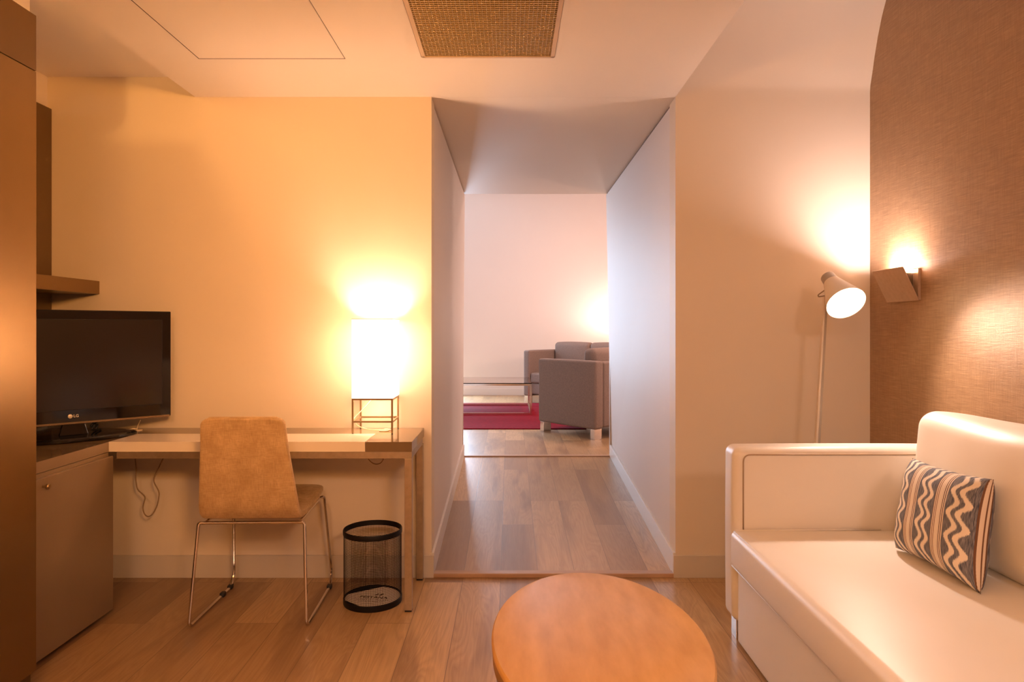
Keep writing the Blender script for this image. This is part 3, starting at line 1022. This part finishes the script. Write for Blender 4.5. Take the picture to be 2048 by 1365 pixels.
# ------------------------------------------------------------------ oval coffee table
ct = thing('coffee_table', 'oval honey-coloured wooden coffee table in front of the sofa', 'table', (0.226, 1.746, 0))
bm = bm_new()
lathe(bm, [(0.955, 0.4045), (0.99, 0.4045), (1.0, 0.4055), (1.0, 0.413), (0.994, 0.417), (0.983, 0.420)], 96, (0.226, 1.746, 0), sx=0.273, sy=0.442)
obj('top', bm, M['table_wood'], ct, smooth='auto')
bm = bm_new()
lathe(bm, [(0.94, 0.362), (0.975, 0.364), (0.990, 0.370), (0.994, 0.404)], 96, (0.226, 1.746, 0), sx=0.273, sy=0.442)
obj('edge_band', bm, M['table_edge'], ct, smooth='auto')
bm = bm_new()
lathe(bm, [(0.90, 0.30), (0.95, 0.3615)], 64, (0.226, 1.746, 0), sx=0.273, sy=0.442)
obj('apron', bm, M['table_dark'], ct, smooth='auto')
bm = bm_new()
lathe(bm, [(0.80, 0.0), (0.80, 0.02), (0.62, 0.03), (0.60, 0.2995)], 64, (0.226, 1.746, 0), sx=0.273, sy=0.442)
obj('pedestal', bm, M['table_dark'], ct, smooth='auto')

# ------------------------------------------------------------------ sofa
sf = thing('sofa', 'cream leather sofa with square arms along the wallpapered wall', 'sofa', (1.25, 1.72, 0))


def arm(y0, y1, face):
    bm = bm_new()
    rbox(bm, 0.852, 1.733, y0, y1, 0.078, 0.746, 0.032, (0.004, 0.004, 0.003), 5, 10)
    a_ = obj('arm', bm, M['leather'], sf, smooth=True)
    bm = bm_new()
    q_ = [(0.885, face, 0.40), (0.885, face, 0.722), (1.70, face, 0.722)]
    tube(bm, round_path(q_, 0.03, 6), 0.0026, 6)
    obj('piping', bm, M['leather_seam'], a_, smooth=True)


arm(2.592, 2.722, 2.5895)
arm(0.60, 0.73, 0.7325)
bm = bm_new()
rbox(bm, 0.862, 1.66, 0.734, 2.5895, 0.012, 0.299, 0.012, (0, 0, 0), 3, 8)
obj('base', bm, M['leather'], sf, smooth=True)
bm = bm_new()
rbox(bm, 0.833, 1.655, 0.736, 2.588, 0.300, 0.438, 0.022, (0.010, 0.0, 0.012), 5, 14)
sc_ = obj('seat_cushion', bm, M['leather'], sf, smooth=True)
bm = bm_new()
for (x, z) in ((0.846, 0.4335), (0.838, 0.307)):
    tube(bm, [(x, y, z) for y in (0.75, 1.0, 1.5, 2.0, 2.575)], 0.0034, 8)
tube(bm, [(0.852, 2.577, 0.4375), (1.4, 2.577, 0.441)], 0.003, 8)
obj('piping', bm, M['leather'], sc_, smooth=True)
bm = bm_new()
rbox(bm, 1.662, 1.734, 0.734, 2.5895, 0.06, 0.72, 0.02, (0, 0, 0), 3, 6)
obj('back_frame', bm, M['leather'], sf, smooth=True)
for (y0, y1) in ((1.665, 2.555), (0.755, 1.655)):
    bm = bm_new()
    rbox(bm, -0.09, 0.09, y0, y1, 0.0, 0.435, 0.055, (0.030, 0.008, 0.022), 6, 16)
    rot = Matrix.Translation((1.565, 0, 0.452)) @ Matrix.Rotation(math.radians(5), 4, 'Y')
    for v_ in bm.verts:
        c = v_.co.copy()
        # soft wrinkles in the leather
        c.x += 0.004 * math.sin(9 * c.y + 14 * c.z) * (0.5 + 0.5 * math.sin(23 * c.y - 6 * c.z))
        c.z += 0.006 * math.sin(7.3 * c.y + 1.2) * (c.z / 0.44)
        v_.co = rot @ c
    obj('back_cushion', bm, M['leather'], sf, smooth=True)
for (x, y) in ((0.872, 2.63), (1.66, 2.63), (0.872, 0.64), (1.66, 0.64)):
    bx('foot', M['chrome'], (x, x + 0.05, y, y + 0.06, 0, 0.08), sf, bevel=0.002)


def pillow(name, BL, BR_, TL, TR, th, m):
    BL, BR_, TL, TR = map(Vector, (BL, BR_, TL, TR))
    nrm = (BR_ - BL).cross(TL - BL).normalized()
    bm = bm_new()
    uvl = bm.loops.layers.uv.new('UVMap')
    n = 34
    side = []
    for sg in (-1, 1):
        g_ = {}
        for i in range(n + 1):
            for j in range(n + 1):
                u, v = i / n, j / n
                a, b = 2 * u - 1, 2 * v - 1
                # seams pulled in between the pointed corners
                uu = 0.5 + (u - 0.5) * (1 - 0.065 * (1 - b * b))
                vv = 0.5 + (v - 0.5) * (1 - 0.065 * (1 - a * a))
                p = (BL * (1 - uu) + BR_ * uu) * (1 - vv) + (TL * (1 - uu) + TR * uu) * vv
                w = max(0.0, (1 - a ** 4) * (1 - b ** 4)) ** 0.55
                rip = 0.05 * math.sin(17 * v + 3 * math.sin(5 * u)) * (a * a) * w
                g_[i, j] = (bm.verts.new(p + nrm * sg * th * (w * (1 + rip))), (u, v))
        side.append(g_)
        for i in range(n):
            for j in range(n):
                q_ = [g_[i, j], g_[i + 1, j], g_[i + 1, j + 1], g_[i, j + 1]]
                f = bm.faces.new([x[0] for x in q_])
                for lp_, x in zip(f.loops, q_):
                    lp_[uvl].uv = x[1]
    bmesh.ops.remove_doubles(bm, verts=bm.verts[:], dist=1e-5)
    return obj(name, bm, m, smooth=True)


tag(pillow('throw_pillow', (1.317, 2.331, 0.452), (1.325, 1.921, 0.452), (1.425, 2.417, 0.742), (1.425, 2.011, 0.756), 0.066, M['pillow']),
    'patterned zigzag throw pillow in grey, brown and cream leaning on the sofa back', 'pillow')
tag(pillow('throw_pillow', (1.29, 1.25, 0.458), (1.29, 0.85, 0.458), (1.385, 1.27, 0.80), (1.385, 0.87, 0.80), 0.06, M['orange_cloth']),
    'plain orange throw pillow at the near end of the sofa, mirrored in the television', 'pillow')

# ------------------------------------------------------------------ floor lamp
fl = thing('floor_lamp', 'lit cream floor lamp with angled cone head behind the sofa arm', 'lamp', (1.333, 3.05, 0))
bm = bm_new()
lathe(bm, [(0.13, 0), (0.13, 0.012), (0.125, 0.016), (0.02, 0.018)], 48, (1.333, 3.05, 0))
obj('base', bm, M['cream_metal'], fl, smooth='auto')
bm = bm_new()
P0, P1 = Vector((1.335, 3.05, 0.017)), Vector((1.4085, 3.05, 1.345))
ex, ey = Vector((0.011, 0, 0)), Vector((0, 0.009, 0))
hexa(bm, [P0 - ex - ey, P0 + ex - ey, P0 + ex + ey, P0 - ex + ey, P1 - ex * 0.75 - ey, P1 + ex * 0.75 - ey, P1 + ex * 0.75 + ey, P1 - ex * 0.75 + ey])
obj('pole', bm, M['cream_metal'], fl, bevel=0.001)
bm = bm_new()
hexa(bm, [P0 + ex * 0.1 - ey * 1.15, P0 + ex - ey * 1.15, P0 + ex - ey * 1.01, P0 + ex * 0.1 - ey * 1.01,
          P1 - ex * 0.1 - ey * 1.15, P1 + ex * 0.75 - ey * 1.15, P1 + ex * 0.75 - ey * 1.01, P1 - ex * 0.1 - ey * 1.01])
obj('cable_channel', bm, M['grey_metal'], fl)
AX = Vector((0.045, -0.767, -0.639)).normalized()
HC = Vector((1.426, 3.07, 1.438))
bm = bm_new()
lathe(bm, [(0.010, 0.0), (0.024, 0.003), (0.031, 0.010), (0.0335, 0.056), (0.030, 0.056)], 40, HC, AX, cap1=False)
obj('cap', bm, M['grey_metal'], fl, smooth='auto', angle=50)
bm = bm_new()
lathe(bm, [(0.036, 0.054), (0.060, 0.130), (0.083, 0.202), (0.0815, 0.2025), (0.058, 0.131), (0.0345, 0.056), (0.036, 0.054)], 48, HC, AX, cap0=False, cap1=False)
hd = obj('head', bm, M['cream_metal'], fl, smooth='auto', angle=50)
bm = bm_new()
lathe(bm, [(0.0, 0.186), (0.0745, 0.188), (0.0755, 0.192), (0.0, 0.200)], 40, HC, AX, cap0=False, cap1=False)
obj('lit_diffuser', bm, M['bulb'], fl, smooth='auto')
bm = bm_new()
cq = Vector((1.405, 3.045, 1.35))
tube(bm, round_path([cq + Vector((0.005, -0.01, 0.03)), cq + Vector((-0.040, -0.02, 0.0)), cq + Vector((-0.038, -0.02, -0.008)), cq + Vector((0.0, -0.01, -0.002))], 0.006, 4), 0.0028, 8)
obj('handle', bm, M['brass'], fl, smooth='auto')
tube_j = bm_new()
tube(tube_j, [P1 - Vector((0, 0, 0.02)), HC + AX * 0.07], 0.009, 10)
obj('joint', tube_j, M['cream_metal'], fl, smooth='auto')
lc = HC + AX * 0.215
light('floor_lamp_light', 'SPOT', lc, 12, (1.0, 0.73, 0.61), AX, spot_size=math.radians(115), spot_blend=0.9, shadow_soft_size=0.035)

# ------------------------------------------------------------------ wall sconce
sc = thing('wall_sconce', 'satin nickel wedge-shaped wall light on the wallpapered wall', 'wall lamp', (XR, 3.0, 1.32))
Y0, Y1 = 2.883, 3.126
bx('wall_plate', M['nickel'], (XR - 0.012, XR - 0.0008, Y0 + 0.004, Y1 - 0.004, 1.322, 1.455), sc)
bm = bm_new()
prism(bm, [(XR - 0.012, 1.320), (XR - 0.080, 1.462), (XR - 0.0775, 1.4632), (XR - 0.010, 1.3225)], Y0, Y1)
obj('front_plate', bm, M['nickel'], sc)
for (a, b) in ((Y0 + 0.040, Y0 + 0.042), (Y1 - 0.042, Y1 - 0.040)):
    bm = bm_new()
    prism(bm, [(XR - 0.0125, 1.324), (XR - 0.072, 1.449), (XR - 0.0125, 1.449)], a, b)
    obj('side_plate', bm, M['table_dark'], sc)
bm = bm_new()
tube(bm, [(XR - 0.034, Y0 + 0.05, 1.425), (XR - 0.034, Y1 - 0.05, 1.425)], 0.007, 10)
obj('bulb', bm, M['sconce_glow'], sc, smooth='auto')
light('sconce_light', 'AREA', (XR - 0.036, (Y0 + Y1) / 2, 1.440), 3.5, (1.0, 0.78, 0.74), (0, 0, 1), shape='RECTANGLE', size=0.05, size_y=0.19)


# ------------------------------------------------------------------ far room furniture
def lounge_seat(name, label, cat, loc, rotz, width, cushions):
    t = thing(name, label, cat, loc, rotz, None, True)
    w, d = width / 2, 0.81
    y0, y1 = -d / 2, d / 2            # front is at -y
    for s_ in (-1, 1):
        bm = bm_new()
        xa, xb = sorted((s_ * w, s_ * (w - 0.115)))
        rbox(bm, xa, xb, y0, y1, 0.10, 0.745, 0.022, (0.002, 0.002, 0.004), 4, 6)
        obj('arm', bm, M['grey_cloth'], t, smooth=True)
        for y in (y0 + 0.02, y1 - 0.075):
            xf = s_ * (w - 0.06)
            bx('leg', M['chrome'], (xf - 0.05, xf + 0.05, y, y + 0.055, 0.0, 0.10), t, bevel=0.002)
    bm = bm_new()
    rbox(bm, -w + 0.117, w - 0.117, y1 - 0.14, y1 - 0.004, 0.11, 0.735, 0.022, (0, 0.003, 0.004), 4, 8)
    obj('back', bm, M['grey_cloth'], t, smooth=True)
    bm = bm_new()
    rbox(bm, -w + 0.117, w - 0.117, y0 + 0.02, y1 - 0.142, 0.13, 0.28, 0.015, (0, 0, 0), 3, 6)
    obj('base', bm, M['grey_cloth'], t, smooth=True)
    cw = (2 * w - 0.236) / cushions
    for k in range(cushions):
        x0 = -w + 0.118 + k * cw
        bm = bm_new()
        rbox(bm, x0 + 0.002, x0 + cw - 0.002, y0 + 0.01, y1 - 0.15, 0.282, 0.43, 0.03, (0, 0, 0.012), 4, 8)
        obj('seat_cushion', bm, M['grey_cloth'], t, smooth=True)
        bm = bm_new()
        rbox(bm, x0 + 0.004, x0 + cw - 0.004, y1 - 0.29, y1 - 0.145, 0.445, 0.855, 0.05, (0, 0.018, 0.012), 5, 8)
        obj('back_cushion', bm, M['grey_cloth'], t, smooth=True)
    return t


lounge_seat('armchair', 'grey-brown boxy armchair seen from its side beyond the passage', 'armchair', (0.872, 7.0, FZ), math.radians(219.1), 0.84, 1)
dd = Vector((-0.7071, -0.7071))
ax_w = Vector((0.7071, -0.7071))
pc = Vector((0.19, 9.75)) + ax_w * 0.78 + (-dd) * 0.405
lounge_seat('loveseat', 'grey-brown two-seat sofa near the far wall, partly behind the armchair', 'sofa', (pc.x, pc.y, FZ), math.radians(-45), 1.56, 2)
# cushion with an ornament on the armchair back
bm = bm_new()
rbox(bm, -2.4, 0.80, 7.135, 9.58, FZ + 0.0005, FZ + 0.012, 0.005, (0, 0, 0), 2, 6)
tag(obj('rug', bm, M['rug']), 'crimson red rug on the wooden floor of the far room', 'rug')
gt = thing('glass_table', 'low glass coffee table with chrome frame on the red rug', 'table', (-0.4, 8.76, FZ + 0.012))
TX0, TX1, TY0, TY1 = -1.0, 0.265, 8.26, 9.27
zt = FZ + 0.012
bx('glass_top', M['glass'], (TX0 + 0.002, TX1 - 0.002, TY0 + 0.002, TY1 - 0.002, zt + 0.374, zt + 0.384), gt)
s = 0.022
for nm, z in (('base_frame', zt + 0.0008), ('top_frame', zt + 0.351)):
    bm = bm_new()
    box(bm, TX0, TX1, TY0, TY0 + s, z, z + s)
    box(bm, TX0, TX1, TY1 - s, TY1, z, z + s)
    box(bm, TX0, TX0 + s, TY0 + s, TY1 - s, z, z + s)
    box(bm, TX1 - s, TX1, TY0 + s, TY1 - s, z, z + s)
    obj(nm, bm, M['chrome'], gt)
for x in (TX0, TX1 - s):
    for y in (TY0, TY1 - s):
        bx('leg', M['chrome'], (x, x + s, y, y + s, zt + s + 0.0008, zt + 0.351), gt)
fp = thing('standing_lamp', 'lit white-shaded lamp glowing beside the far sofa', 'lamp', (1.72, 10.3, FZ))
bm = bm_new()
lathe(bm, [(0.13, 0), (0.13, 0.015), (0.02, 0.02), (0.012, 0.03), (0.012, 0.78)], 32, (1.72, 10.3, FZ))
obj('stand', bm, M['chrome'], fp, smooth='auto')
bm = bm_new()
lathe(bm, [(0.20, 0.72), (0.20, 1.05), (0.196, 1.05), (0.196, 0.72)], 40, (1.72, 10.3, FZ), cap0=False, cap1=False)
obj('shade', bm, M['far_shade'], fp, smooth='auto')
light('far_lamp_light', 'POINT', (1.72, 10.3, 1.22), 9, (1.0, 0.70, 0.60), shadow_soft_size=0.08)
light('far_fill_passage', 'POINT', (2.3, 7.1, 1.6), 27, (1.0, 0.58, 0.42), shadow_soft_size=0.12)  # added warm fill to lift the passage's left wall, no lamp here
light('far_fill_overhead', 'AREA', (1.2, 7.8, 3.42), 20, (1.0, 0.57, 0.42), (0, 0.1, -1), shape='DISK', size=0.6)  # added overhead fill for the far room, no fixture
